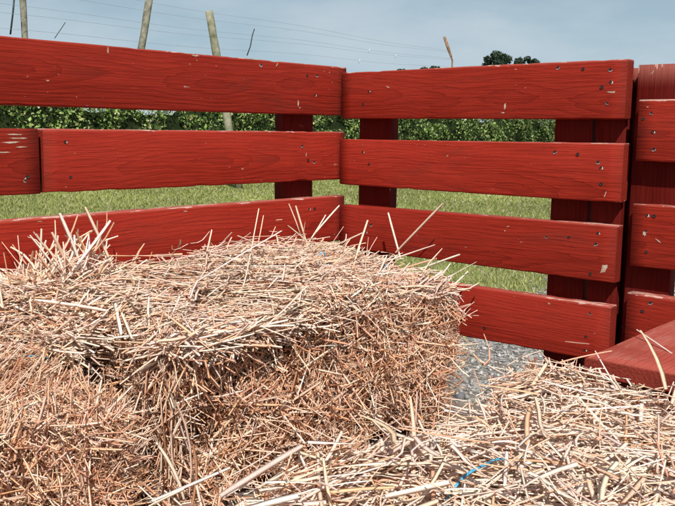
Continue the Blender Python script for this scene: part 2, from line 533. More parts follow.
# ---- near right bale
CX, CY = 1.312, -1.185
shC = BaleShape((.235, .475, .178), .055, 37, lambda x, y: .010 * np.sin(y * 8 + 2) + .010 * np.sin(x * 14 + y * 3) + .022 * np.clip((-x - .04) / .12, 0, 1) * np.clip((y - .28) / .12, 0, 1) - .036 * np.clip((x + .06) / .2, 0, 1) * np.clip((y - .15) / .25, 0, 1), .010, 20)
def buildC(st, sh):
    chaff(st, sh, 14000, 2, 1)
    top_straw(st, sh, 17000, 1.0, PI * .52, 1.2, .068, .012, .015, 1.0)
    top_straw(st, sh, 4600, 1.0, PI * .40, 1.1, .085, .016, .010, 1.4)
    face_straw(st, sh, 6000, 0, -1, .045, .35)
    face_straw(st, sh, 5000, 1, 1, .045, .5)
    face_straw(st, sh, 5000, 0, 1, .045, .3)
    face_straw(st, sh, 2500, 1, -1, .05, .3)
    r = st.r; n = 90       # frayed far end corner
    c = np.stack([r.normal(-.15, .07, n), r.normal(.46, .03, n), r.normal(.355, .015, n)], 1)
    d = np.stack([r.normal(-.3, .5, n), r.normal(.5, .5, n), r.uniform(.0, .6, n)], 1)
    st.add(c, d, np.tile(np.array([[0, 0, 1.0]]), (n, 1)), r.uniform(.04, .085, n), r.uniform(.003, .006, n), r.uniform(.001, .003, n), 3, .09, W_TOP, .2, .4)
    o = np.array([CX, CY, -.77])
    E = [( (1.078, -1.291, -0.373), (1.098, -1.436, -0.382), 0.01 ), ( (1.238, -0.878, -0.378), (1.226, -1.155, -0.392), 0.0055 ), ( (1.353, -0.897, -0.368), (1.419, -1.072, -0.387), 0.005 ), ( (1.287, -0.868, -0.378), (1.416, -1.012, -0.382), 0.007 ), ( (1.297, -0.914, -0.38), (1.384, -0.974, -0.384), 0.006 ), ( (1.267, -1.261, -0.373), (1.227, -1.32, -0.382), 0.01 ), ( (1.267, -1.14, -0.373), (1.307, -1.212, -0.387), 0.008 ), ( (1.155, -1.137, -0.388), (1.251, -0.974, -0.387), 0.005 ), ( (1.31, -1.064, -0.383), (1.391, -1.051, -0.387), 0.006 ), ( (1.318, -1.143, -0.38), (1.302, -1.254, -0.384), 0.006 ), ( (1.156, -1.285, -0.383), (1.159, -1.378, -0.387), 0.006 ), ( (1.02, -1.353, -0.398), (1.039, -1.481, -0.392), 0.006 ),
         ((1.055, -1.028, -.372), (1.06, -1.036, -.43), .004), ((1.126, -.416, -.372), (1.24, -.50, -.392), .0045)]
    custom(st, [(np.array(a) - o, np.array(b_) - o, w * .85) for a, b_, w in E], S=5, bright=.96)

def twine_run(x, y0, y1, z, lifts, cx, cy, jitter=.003):
    """a twine lying along the top of a bale, sunk in the straw and surfacing at the given spots"""
    pts = []
    n = 60
    for i in range(n + 1):
        y = y0 + (y1 - y0) * i / n
        zz = z
        for yl, wl, hz in lifts:
            zz += hz * math.exp(-((y - yl) / wl) ** 4)
        pts.append((x - cx + math.sin(y * 21) * jitter, y - cy, zz + .77))
    return pts

bale('loose shaggy straw bale in the middle, its long side facing us, by the panel corner', (AX, AY, FLOOR), shA, buildA, 101,
     [twine_run(.272, -1.0, -.2, -.365, [(-.38, .016, .052)], AX, AY), twine_run(.395, -1.0, -.2, -.40, [(-.284, .018, .058)], AX, AY)], math.radians(-3))
bale('tightly packed straw bale of short chopped stubble, at the lower left edge', (BX, BY, FLOOR), shB, buildB, 202,
     [twine_run(.300, -2.0, -1.17, -.440, [(-1.24, .06, .016)], BX, BY)])
bale('closest straw bale at lower right, long tangled stalks over blue twine, before the red bench', (CX, CY, FLOOR), shC, buildC, 303,
     [twine_run(1.252, -1.62, -.74, -.425, [(-1.17, .075, .040)], CX, CY, .002)])

# ---- loose straw heaped between the middle and left bales and along the panel
def loose_heap():
    st = Straws(404); r = st.r
    o = np.array([.2, -1.07, -.77])
    n = 3400
    x = r.uniform(.02, .29, n); y = r.normal(-1.075, .065, n)
    crest = np.where(x < .11, -.315, -.315 - (x - .11) * .46) - np.abs(y + 1.05) * .18
    z = crest - r.exponential(.045, n) * 1.0
    c = np.stack([x, y, z], 1) - o
    d = np.stack([r.normal(.5, .8, n), r.normal(.6, .8, n), r.normal(0, .25, n)], 1)
    dk = np.clip(1.05 - (crest - z) * 6, .45, 1.05)  # buried stalks tinted darker, the heap's inner shade in their colour
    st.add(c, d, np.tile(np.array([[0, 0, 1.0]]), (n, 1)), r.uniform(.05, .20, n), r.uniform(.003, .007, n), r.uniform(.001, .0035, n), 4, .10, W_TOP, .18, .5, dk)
    n = 52      # upright tuft near the panel
    c = np.stack([r.uniform(.05, .16, n), r.normal(-1.0, .06, n), r.normal(-.285, .022, n)], 1) - o
    d = np.stack([r.normal(-.1, .35, n), r.normal(0, .7, n), r.uniform(.3, 1.2, n)], 1)
    st.add(c, d, np.tile(np.array([[.7, -.7, 0]]), (n, 1)), r.uniform(.06, .14, n), r.uniform(.003, .006, n), r.uniform(.001, .003, n), 4, .1, W_TOP, .25, .4)
    n = 5      # straws sagging across the gap and down its front
    c = np.stack([r.uniform(.56, .62, n), r.normal(-1.10, .03, n), r.uniform(-.72, -.42, n)], 1) - o
    d = np.stack([r.normal(.1, .2, n), r.normal(.1, .45, n), -np.ones(n)], 1)
    st.add(c, d, np.tile(np.array([[.9, -.4, 0]]), (n, 1)), r.uniform(.08, .2, n), r.uniform(.003, .007, n), r.uniform(.001, .003, n), 4, .12, W_FACE, .2, .4)
    E = [((.12, -1.03, -.183), (.13, -.985, -.31), .0095), ((.12, -.969, -.174), (.13, -.905, -.32), .008), ((.14, -.918, -.206), (.15, -1.035, -.315), .008),
         ((.12, -1.10, -.224), (.13, -1.04, -.31), .005), ((.12, -1.05, -.222), (.13, -1.015, -.31), .008), ((.12, -1.042, -.197), (.12, -1.042, -.29), .005),
         ((.305, -1.025, -.35), (.42, -1.09, -.385), .011), ((.33, -1.03, -.36), (.44, -1.08, -.39), .007), ((.185, -1.135, -.345), (.335, -1.065, -.355), .008)]
    custom(st, [(np.array(a) - o, np.array(b_) - o, w) for a, b_, w in E])
    h = empty('loose_straw_heap', (o[0], o[1], FLOOR), 'loose straw heap in the gap between two bales at left, stalks sticking up', 'straw')
    link('stalks', st.mesh('stalks'), M_straw, h)
loose_heap()

# ------------------------------------------------------------------ boards, nails, panels
def board_mesh(name, length, thick, zl, zr, seed, chips=(), chipfun=None, nick=.0035, rad=.0045, bow=.002):
    """x 0..length, y 0 (front) .. thick (back); zl=(top,bottom) at x=0 and zr at x=length"""
    rng = random.Random(seed)
    nx = max(8, int(length / .022))
    prof = []          # (y, zside 0..1, dz) around the section, rounded corners
    for cy, cz, a0 in ((0, 1, 180), (1, 1, 90), (1, 0, 0), (0, 0, 270)):
        for k in range(4):
            a = math.radians(a0 - k * 30)
            prof.append((cy * thick + (rad if cy == 0 else -rad) + math.cos(a) * rad, cz, math.sin(a) * rad + (-rad if cz else rad), (cy, cz)))
    V = []; F = []; m = len(prof)
    s1, s2 = rng.uniform(0, 50), rng.uniform(0, 50)
    for i in range(nx + 1):
        u = i / nx; x = u * length
        zt = zl[0] + (zr[0] - zl[0]) * u; zb = zl[1] + (zr[1] - zl[1]) * u
        w = math.sin(x * 1.7 + s1) * bow
        e = 0
        end = min(i, nx - i)
        for (y, cz, dz, key) in prof:
            nn = mnoise.noise(Vector((x * 26, s2 + key[0] * 9, key[1] * 13)))
            n2 = mnoise.noise(Vector((x * 5, s1 + key[0] * 9, key[1] * 13)))
            cut = max(0, nn - .25) * nick * 2.2 + n2 * .0008
            zz = (zt if cz else zb) + dz + w + (-cut if cz else cut)
            yy = y + (cut * .7 if key[0] == 0 else -cut * .7)
            xx = x
            if end == 0:
                xx += (.0035 if i == 0 else -.0035); zz += (-.002 if cz else .002)
                yy += .002 if key[0] == 0 else -.002
            elif end == 1:
                xx = (.0042 if i == 1 else length - .0042) if False else (x if i != 1 else .004) if i < nx / 2 else (length - .004)
            V.append((xx, yy, zz))
    for i in range(nx):
        for k in range(m):
            k2 = (k + 1) % m
            F.append((i * m + k, (i + 1) * m + k, (i + 1) * m + k2, i * m + k2))
    F.append(tuple(range(m))); F.append(tuple(nx * m + k for k in range(m))[::-1])
    mats = [0] * len(F)
    for (cx, cz, sx, sz, ang) in chips:       # bare patches where the paint has come off, a hair proud
        k0 = len(V); n = 11
        for k in range(n):
            a = 2 * PI * k / n; q = rng.uniform(.55, 1.15)
            px, pz = math.cos(a) * sx * q, math.sin(a) * sz * q
            V.append((cx + px * math.cos(ang) - pz * math.sin(ang), -.0006, cz + px * math.sin(ang) + pz * math.cos(ang)))
        F.append(tuple(range(k0, k0 + n))); mats.append(1)
    me = bpy.data.meshes.new(name); me.from_pydata(V, [], F)
    me.polygons.foreach_set('material_index', mats)
    bm = bmesh.new(); bm.from_mesh(me)
    nb = [f for f in bm.faces if f.material_index == 0]
    bmesh.ops.recalc_face_normals(bm, faces=nb)
    bm.normal_update()
    for f in bm.faces:
        if f.material_index == 1 and f.normal.y > 0: f.normal_flip()
        f.smooth = len(f.verts) == 4
    bm.to_mesh(me); bm.free()
    return me

def nail_mesh(seed, chip):
    """a sunken nail head: dark rim and pit, with a crescent of chipped paint on one side"""
    rng = random.Random(seed)
    V = []; F = []; mi = []
    n = 10; r0 = rng.uniform(.0036, .0052)
    sq = rng.uniform(.6, .9); an = rng.uniform(-.4, .6)
    def P(r, a, y):
        x, z = r * math.cos(a), r * sq * math.sin(a)
        return (x * math.cos(an) - z * math.sin(an), y, x * math.sin(an) + z * math.cos(an))
    for r, y in ((r0, -.0012), (r0 * .75, -.0014), (r0 * .3, -.0006)):
        for k in range(n): V.append(P(r, 2 * PI * k / n, y))
    for j in range(2):
        for k in range(n):
            k2 = (k + 1) % n
            F.append((j * n + k, j * n + k2, (j + 1) * n + k2, (j + 1) * n + k)); mi.append(0)
    F.append(tuple(2 * n + k for k in range(n))); mi.append(0)
    if chip:
        k0 = len(V); a0 = rng.uniform(0, 6.28); span = rng.uniform(1.6, 3.0); rr = r0 * rng.uniform(1.3, 1.8)
        for k in range(7):
            a = a0 + span * k / 6
            V.append(P(r0 * .95, a, -.0009)); V.append(P(r0 + (rr - r0) * math.sin(PI * k / 6) * rng.uniform(.6, 1.2), a, -.0009))
        for k in range(6):
            F.append((k0 + 2 * k, k0 + 2 * k + 1, k0 + 2 * k + 3, k0 + 2 * k + 2)); mi.append(1)
    me = bpy.data.meshes.new('nail'); me.from_pydata(V, [], F)
    me.polygons.foreach_set('material_index', mi)
    bm = bmesh.new(); bm.from_mesh(me); bm.normal_update()
    for f in bm.faces:
        if f.normal.y > 0: f.normal_flip()
    bm.to_mesh(me); bm.free()
    me.materials.append(M_nail); me.materials.append(M_chip)
    return me
NAILS = [nail_mesh(50 + i, i % 3 != 0) for i in range(8)]
_nc = [0]

def add_board(root, x0, x1, zl, zr, seed, nails=(), chips=(), thick=.038, y=0.0, label=None):
    zc = (zl[0] + zl[1] + zr[0] + zr[1]) / 4
    me = board_mesh('board', x1 - x0, thick, (zl[0] - zc, zl[1] - zc), (zr[0] - zc, zr[1] - zc), seed,
                    [(a - x0, b_ - zc, c * .8, d * .8, e) for a, b_, c, d, e in chips])
    o = link('board', me, [M_red, M_bare], root, (x0, y, zc + G))
    if label: o['label'] = label
    for (nx, nz) in nails:
        q = bpy.data.objects.new('nail', NAILS[_nc[0] % len(NAILS)]); _nc[0] += 1
        C.objects.link(q); q.parent = o; q.location = (nx - x0, 0, nz - zc)
    return o

def add_post(root, x0, x1, ztop, zbot, y, thick, seed):
    """upright plank; mesh built along x then turned upright"""
    L = ztop - zbot
    me = board_mesh('post', L, thick, (x1 - x0, 0), (x1 - x0, 0), seed)
    # (x,y,z) -> (z, y, x): upright, width along x
    for v in me.vertices:
        v.co = (v.co.z, v.co.y, v.co.x)
    me.flip_normals()
    me.update()
    return link('post', me, M_redv, root, (x0, y, zbot + G))

GRP = 'red slatted side panels of the wagon'
# right-hand (end) panel, plane y = 0
pr = empty('slatted_panel', (0, 0, 0), 'four-board red slatted panel to the right of the corner, closed by a doubled post', 'fence panel', GRP)
add_board(pr, .004, .904, (.169, .031), (.171, .030), 1, [(.093, .075), (.115, .113), (.722, .159), (.789, .153), (.859, .149), (.862, .12), (.84, .108), (.856, .07)],
          [(.576, .065, .004, .012, -.2), (.866, .096, .016, .003, .05), (.186, .123, .012, .0025, -.35), (.571, .048, .007, .002, 0)])
add_board(pr, .000, .907, (-.029, -.168), (-.023, -.166), 2, [(.12, -.102), (.096, -.067), (.725, -.05), (.787, -.054), (.841, -.072), (.849, -.085), (.852, -.125)],
          [(.864, -.150, .002, .011, -.3), (.40, -.07, .006, .002, .5)])
add_board(pr, -.004 + .008, .903, (-.231, -.365), (-.225, -.367), 3, [(.713, -.268), (.775, -.262), (.851, -.245), (.847, -.273), (.837, -.349), (.132, -.285), (.113, -.308)],
          [(.872, -.330, .010, .018, -.5), (.60, -.25, .006, .0015, .4)])
add_board(pr, .003, .899, (-.431, -.575), (-.425, -.568), 4, [(.54, -.536), (.842, -.449), (.835, -.509), (.834, -.544)], [(.73, -.44, .006, .003, 0)])
add_post(pr, .048, .172, .150, -1.02, .0385, .038, 11)
add_post(pr, .700, .803, .160, -1.02, .0385, .038, 12)
add_post(pr, .808, .888, .160, -1.02, .0385, .036, 13)
add_post(pr, .835, .935, .160, -1.02, .0785, .036, 18)  # extra post, added behind the slot so the gap shows dark

# left (long) panel, plane x = 0; local x runs along +y, front faces +x
pl = empty('slatted_panel', (0, 0, 0), 'long red slatted panel on the left with a butt joint in its second board', 'fence panel', GRP)
pl.rotation_euler = (0, 0, PI / 2)
Y0 = -3.1; Y1 = .033
add_board(pl, Y0, Y1, (.178, .040), (.190, .043), 5, [(-.331, .173), (-.146, .154), (-.103, .156), (-.111, .099)],
          [(-.183, .073, .0035, .012, .1), (-.176, .060, .006, .002, 0), (-.821, .176, .003, .011, 0), (-.56, .181, .018, .003, 0), (-.36, .186, .03, .0022, 0), (-.27, .176, .003, .01, -.5), (-.331, .171, .008, .006, .3)])
add_board(pl, Y0, -1.0005, (-.004, -.147), (-.006, -.149), 6, [(-1.034, -.112), (-1.04, -.12)],
          [(-1.06, -.020, .025, .002, 0), (-1.05, -.028, .03, .002, 0), (-1.07, -.037, .03, .0025, 0), (-1.045, -.047, .018, .0015, 0), (-1.085, -.058, .02, .002, 0), (-1.04, -.118, .004, .008, -.3)], label='short red board with paint flaking at its end')
add_board(pl, -.997, Y1 - .004, (-.006, -.149), (-.006, -.153), 7, [(-.929, -.116), (-.94, -.036), (-.165, -.05), (-.139, -.092), (-.113, -.098)],
          [(-.148, -.077, .0025, .012, -.1)])
add_board(pl, Y0, Y1 - .002, (-.210, -.346), (-.203, -.344), 8, [(-.133, -.238), (-.109, -.238)], [(-.60, -.215, .01, .002, 0), (-1.01, -.212, .008, .0015, 0)])
add_board(pl, Y0, Y1, (-.415, -.555), (-.410, -.550), 9)
add_post(pl, -.206, -.076, .165, -1.02, .0385, .038, 14)
add_post(pl, -1.95, -1.83, .165, -1.02, .0385, .038, 15)
add_post(pl, -3.0, -2.88, .165, -1.02, .0385, .038, 16)
# short splice block behind the butt joint
me = board_mesh('splice_block', .16, .03, (.065, -.06), (.065, -.06), 17)
link('splice_block', me, M_red, pl, (-1.08, .0385, -.078 + G))

# third panel beyond the narrow slot, boards set lower
pe = empty('slatted_panel', (0, 0, 0), 'red slatted panel cut off by the right edge, its boards set lower', 'fence panel', GRP)
add_board(pe, .930, 1.90, (.076, -.068), (.078, -.066), 21, [(.965, .046), (.946, .033), (.971, .003), (.976, -.037), (1.78, .03), (1.80, -.03)], [(.955, .06, .004, .0015, 0)])
add_board(pe, .931, 1.90, (-.166, -.316), (-.164, -.314), 22, [(.97, -.192), (.987, -.193), (.97, -.23), (.974, -.28), (1.79, -.21)], [(.967, -.236, .006, .008, .2), (1.00, -.25, .010, .002, -.6)])
add_board(pe, .930, 1.90, (-.384, -.535), (-.382, -.533), 23, [(.992, -.4), (.974, -.423), (.955, -.494)])
add_post(pe, .910, 1.022, .164, -1.02, .0385, .038, 24)
add_post(pe, 1.75, 1.85, .164, -1.02, .0385, .038, 25)

# ------------------------------------------------------------------ bench
def bench():
    b = empty('bench', (1.115, -.622, FLOOR), 'low red plank bench at the right edge, behind the closest straw bale', 'bench')
    H = -.388 + .77
    def plank(x0, x1, y0, y1, zt, th, seed):
        # lies flat: build with board_mesh (x length, z width) and turn it over
        me = board_mesh('seat', y1 - y0, th, (x1 - x0, 0), (x1 - x0, 0), seed, rad=.006)
        for v in me.vertices:
            v.co = (v.co.x, -v.co.z, -v.co.y)
        me.update()
        bm = bmesh.new(); bm.from_mesh(me); bmesh.ops.recalc_face_normals(bm, faces=bm.faces[:]); bm.to_mesh(me); bm.free()
        return link('seat', me, M_bench, b, (x0, y0, zt), PI / 2)
    plank(0, .285, 0, .585, H, .032, 31)
    for y in (.03, .50):
        me = board_mesh('leg', H - .0365, .036, (.24, 0), (.24, 0), 33)
        for v in me.vertices: v.co = (v.co.z, v.co.y, v.co.x)
        me.flip_normals()
        link('leg', me, M_redv, b, (.02, y, .0005))
bench()

# ------------------------------------------------------------------ wagon under it all
def box_mesh(name, x0, x1, y0, y1, z0, z1, bev=.004):
    bm = bmesh.new()
    bmesh.ops.create_cube(bm, size=1)
    for v in bm.verts:
        v.co = ((x0 + x1) / 2 + v.co.x * (x1 - x0), (y0 + y1) / 2 + v.co.y * (y1 - y0), (z0 + z1) / 2 + v.co.z * (z1 - z0))
    bmesh.ops.bevel(bm, geom=bm.edges[:], offset=bev, segments=2, affect='EDGES')
    me = bpy.data.meshes.new(name); bm.to_mesh(me); bm.free()
    return me

def wagon():
    w = empty('hay_wagon', (1.0, -1.6, 0), 'flat plank deck of the wagon under the straw bales and red panels', 'wagon')
    w0 = Vector((1.0, -1.6, 0))
    n = 13; x0, x1 = -.035, 2.05
    for i in range(n):
        a = x0 + (x1 - x0) * i / n; bq = x0 + (x1 - x0) * (i + 1) / n - .006
        o = link('deck_plank', box_mesh('deck_plank', a - 1.0, bq - 1.0, -3.2 + 1.6, .030 + 1.6, FLOOR - .04, FLOOR - .002), M_deck, w)
    for xx in (.25, 1.72):
        link('chassis_beam', box_mesh('chassis_beam', xx - 1.0, xx + .09 - 1.0, -3.1 + 1.6, -.08 + 1.6, FLOOR - .141, FLOOR - .041), M_steel, w)
    for yy in (-2.5, -.75):
        link('axle', tube_mesh('axle', [(.12 - 1.0, yy + 1.6, .21), (1.93 - 1.0, yy + 1.6, .21)], .03, 10), M_steel, w)
        for xx in (.12, 1.93):
            pts = []; V = []; F = []; S = 28
            prof = [(.11, -.05), (.19, -.06), (.21, -.035), (.21, .035), (.19, .06), (.11, .05)]
            for k in range(S):
                a = 2 * PI * k / S
                for r_, d_ in prof: V.append((d_, math.cos(a) * r_, math.sin(a) * r_))
            m = len(prof)
            for k in range(S):
                for j in range(m):
                    F.append((k * m + j, k * m + (j + 1) % m, ((k + 1) % S) * m + (j + 1) % m, ((k + 1) % S) * m + j))
            me = bpy.data.meshes.new('tyre'); me.from_pydata(V, [], F)
            wh = link('wheel', tube_mesh('wheel', [(-.03, 0, 0), (.03, 0, 0)], .112, 20), M_steel, w, (xx - 1.0, yy + 1.6, .211))
            link('tyre', me, M_rubber, wh)
wagon()

# litter of straw on the deck
def litter():
    st = Straws(909); r = st.r
    n = 1800
    c = np.stack([r.uniform(.6, 1.1, n), r.uniform(-2.6, -.06, n), np.full(n, FLOOR) + r.uniform(.001, .012, n)], 1)
    d = np.stack([r.normal(0, 1, n), r.normal(0, 1, n), r.normal(0, .06, n)], 1)
    st.add(c, d, np.tile(np.array([[0, 0, 1.0]]), (n, 1)), r.uniform(.03, .14, n), r.uniform(.003, .006, n), r.uniform(.001, .003, n), 2, .08, W_FACE, .1, .3)
    o = link('straw_litter', st.mesh('straw_litter'), M_straw)
    tag(o, 'thin litter of straw scattered on the wagon deck between the bales', 'straw', kind='stuff')
litter()

# ------------------------------------------------------------------ ground
def ground():
    b = NB('grass_ground')
    tc = b.n('ShaderNodeTexCoord'); co = tc.outputs['Object']
    f = b.noise(co, 1.3, 6, .65); g = b.noise(co, 18, 5, .7); h = b.noise(co, .06, 3, .5)
    col = b.mix(b.ramp(g, [(.3, 0.0), (.7, 1.0)]), (.11, .13, .045), (.30, .30, .13))
    col = b.mix(b.ramp(f, [(.45, 0.0), (.72, .7)]), col, (.36, .33, .19))
    col = b.mix(b.ramp(h, [(.4, 0.0), (.7, .5)]), col, (.17, .21, .075))
    m = b.done(b.principled(col, .9, .1, b.bump(g, .6, .03)).outputs[0])
    R = 2500
    me = bpy.data.meshes.new('ground'); me.from_pydata([(-R, -R, 0), (R, -R, 0), (R, R, 0), (-R, R, 0)], [], [(0, 1, 2, 3)])
    structure(link('ground', me, m))
    # gravel yard, a sheet 4 mm above with a ragged edge
    b = NB('gravel_yard')
    tc = b.n('ShaderNodeTexCoord'); co = tc.outputs['Object']
    vo = b.n('ShaderNodeTexVoronoi'); vo.inputs['Scale'].default_value = 55; b.l(co, vo.inputs['Vector'])
    f = b.noise(co, 2.2, 5, .65)
    vc = b.n('ShaderNodeSeparateColor'); b.l(vo.outputs['Color'], vc.inputs[0])
    col = b.ramp(vc.outputs[0], [(0, (.10, .10, .095)), (.5, (.25, .235, .21)), (1, (.47, .45, .42))])
    col = b.mix(b.ramp(f, [(.42, 0.0), (.66, .8)]), col, (.20, .145, .095))
    m = b.done(b.principled(col, 1.0, .0, b.bump(vo.outputs['Distance'], .6, .006)).outputs[0])
    edge = []
    for i in range(90):
        y = -12 + 40 * i / 89
        x = gravel_edge(y) + mnoise.noise(Vector((y * 1.9, 3, 0))) * .16 + mnoise.noise(Vector((y * 6, 9, 0))) * .07
        edge.append((x, y, .004))
    V = edge + [(14, 28, .004), (14, -12, .004)]
    me = bpy.data.meshes.new('gravel_yard'); me.from_pydata(V, [], [tuple(range(len(V)))[::-1]])
    structure(link('gravel_yard', me, m))
def gravel_edge(y):
    return -.93 - .235 * (y - 2.2) if y > 2.2 else -.93 + (2.2 - y) * .02
ground()

def grass():
    r = np.random.default_rng(5)
    cam = np.array([1.749, -1.996]); fw = np.array([-.659, .752]); rt = np.array([.752, .659])
    n = 190000
    dep = 4.5 + 17 * r.random(n) ** 1.0
    lat = (r.uniform(-1, 1, n)) * (dep * .47 + .3)
    p = cam + dep[:, None] * fw + lat[:, None] * rt
    ge = np.array([gravel_edge(v) for v in p[:, 1]])
    ok = (p[:, 0] < ge + r.normal(0, .12, n) - .02)
    p, dep = p[ok], dep[ok]; n = len(p)
    pat = np.array([mnoise.noise(Vector((a * .55, b_ * .55, 0))) for a, b_ in p])
    h = r.uniform(.02, .055, n) * (1 + .35 * pat)
    w = r.uniform(.0022, .0045, n) * (.5 + dep / 6)
    az = r.uniform(0, 2 * PI, n); s = np.stack([np.cos(az), np.sin(az), np.zeros(n)], 1) * w[:, None]
    base = np.column_stack([p, np.zeros(n)])
    lean = np.column_stack([r.normal(0, .6, (n, 2)), np.ones(n)]); tip = base + lean * h[:, None]
    V = np.stack([base - s, base + s, tip], 1).reshape(-1, 3)
    F = np.arange(n * 3).reshape(n, 3)
    pal = np.array([(.28, .33, .075), (.36, .40, .12), (.43, .45, .17), (.52, .48, .26), (.20, .26, .055), (.58, .53, .35)])
    wt = np.array([.24, .27, .20, .12, .12, .05])
    col = pal[r.choice(6, n, p=wt / wt.sum())] * (1 + .3 * pat)[:, None]
    K = np.repeat(col, 3, axis=0); K[0::3] *= .88; K[1::3] *= .88
    o = link('grass', np_mesh('grass', V, F, K), M_blade)
    tag(o, 'short sunlit yellow-green grass growing beyond the gravel', 'grass', kind='stuff')
grass()

def gravel():
    r = np.random.default_rng(6)
    n = 22000
    p = np.column_stack([r.uniform(-2.2, 1.4, n), r.uniform(.6, 6.0, n)])
    ge = np.array([gravel_edge(v) for v in p[:, 1]])
    ok = p[:, 0] > ge + r.normal(.05, .12, n)
    p = p[ok]; n = len(p)
    ico = np.array([(1, 0, 0), (-1, 0, 0), (0, 1, 0), (0, -1, 0), (0, 0, 1), (0, 0, -1)], float)
    fc = np.array([(0, 2, 4), (2, 1, 4), (1, 3, 4), (3, 0, 4), (2, 0, 5), (1, 2, 5), (3, 1, 5), (0, 3, 5)])
    sz = r.lognormal(math.log(.0095), .4, n)[:, None, None]
    V = ico[None] * r.uniform(.6, 1.2, (n, 6, 1)) * sz * np.array([1, 1, .7]) + r.normal(0, .15, (n, 6, 3)) * sz
    a = r.uniform(0, 6.28, n); ca, sa = np.cos(a)[:, None], np.sin(a)[:, None]
    X = V[:, :, 0] * ca - V[:, :, 1] * sa; Y = V[:, :, 0] * sa + V[:, :, 1] * ca
    V = np.stack([X + p[:, 0:1], Y + p[:, 1:2], V[:, :, 2] + .008], 2)
    F = (np.arange(n) * 6)[:, None, None] + fc[None]
    g = r.uniform(.14, .52, n)[:, None] * (1 + r.normal(0, .04, (n, 3))) * np.array([1.05, 1.0, .93])
    K = np.repeat(np.clip(g, .05, .8), 6, axis=0)
    o = link('gravel_stones', np_mesh('gravel_stones', V.reshape(-1, 3), F.reshape(-1, 3), K), M_stone)
    tag(o, 'loose pale grey crushed stone on the yard behind the panels', 'gravel', kind='stuff')
gravel()

# ------------------------------------------------------------------ planting and trees
def leaves_mesh(name, P, Nrm, size, col, seed):
    """folded pointed leaves: two quads each"""
    r = np.random.default_rng(seed); n = len(P)
    d = unit(r.normal(0, 1, (n, 3)) + np.array([0, 0, -.2])); N = unit(Nrm + r.normal(0, .7, (n, 3)))
    s = unit(np.cross(d, N)); u = np.cross(s, d)
    L = size[:, None]
    a = P - d * L * .5; b_ = P + d * L * .5; m = P - u * L * .06
    l1 = P - s * L * .32 + u * L * .08; r1 = P + s * L * .32 + u * L * .08
    V = np.stack([a, l1, b_, m, r1], 1).reshape(-1, 3)
    f = np.array([(0, 1, 2, 3), (0, 3, 2, 4)])
    F = (np.arange(n) * 5)[:, None, None] + f[None]
    K = np.repeat(col, 5, axis=0)
    return np_mesh(name, V, F.reshape(-1, 4), K)

def hedge():
    r = np.random.default_rng(8)
    def axis(y): return -12.75 - (y - 4) * .055
    def hgt(y): return 1.95 + .16 * np.sin(y * 1.3) + .12 * np.sin(y * 3.1 + 1) + .08 * np.sin(y * 7.7)
    root = empty('hedge', (axis(12), 12.0, 0), 'long leafy green hedge row along the far side of the grass', 'hedge')
    o = np.array([axis(12), 12.0, 0])
    n = 115000
    y = -3 + 50 * r.random(n) ** 1.25
    hh = hgt(y)
    z = hh * np.sqrt(r.uniform(.0, 1.05, n))
    half = (.62 + .15 * np.sin(y * 2.1) + .10 * np.sin(y * 5.3 + z * 3)) * np.sqrt(np.clip(1.08 - (z / hh) ** 3, .05, 1))
    q = r.uniform(-1, 1, n); q = np.sign(q) * np.abs(q) ** .45
    x = axis(y) + q * half
    P = np.stack([x, y, z], 1)
    cl = np.array([mnoise.noise(Vector((a * 1.9, b_ * 1.9, c * 2.2))) for a, b_, c in P])
    keep = cl > -.20
    P, cl, q = P[keep], cl[keep], q[keep]; n = len(P)
    pal = np.array([(.10, .17, .038), (.18, .27, .065), (.30, .38, .11), (.04, .075, .02), (.42, .45, .19), (.30, .24, .11)])
    wt = np.array([.30, .28, .17, .17, .06, .02])
    far = np.clip((P[:, 1] - 12) / 14, 0, 1)
    col = pal[r.choice(6, n, p=wt)] * (1 + 1.3 * cl[:, None]) * (1.25 - .50 * far)[:, None]
    size = np.clip(r.lognormal(math.log(.052), .40, n), .025, .10) * (1 + far * .25)
    N = np.stack([q, np.zeros(n), np.full(n, .5)], 1)
    link('foliage', leaves_mesh('foliage', P - o, N, size, np.clip(col, .008, .5), 3), M_leaf, root)
    # dark inner shell: the hedge's inner shade as a solid surface
    V = []; F = []; k = 0
    ys = np.linspace(-3, 46, 110)
    for yy in ys:
        h_ = float(hgt(yy)) - .35
        for dx, zz in ((.22, 0), (.30, h_ * .6), (.12, h_), (-.12, h_), (-.30, h_ * .6), (-.22, 0)):
            V.append((axis(yy) + dx - o[0], yy - o[1], zz))
    for i in range(len(ys) - 1):
        for j in range(5):
            F.append((i * 6 + j, i * 6 + j + 1, (i + 1) * 6 + j + 1, (i + 1) * 6 + j))
    me = bpy.data.meshes.new('inner_shade'); me.from_pydata(V, [], F)
    link('inner_shade', me, simple('hedge_inside_shade', (.010, .016, .006), (.028, .04, .014), 6, .95, .05), root)
hedge()

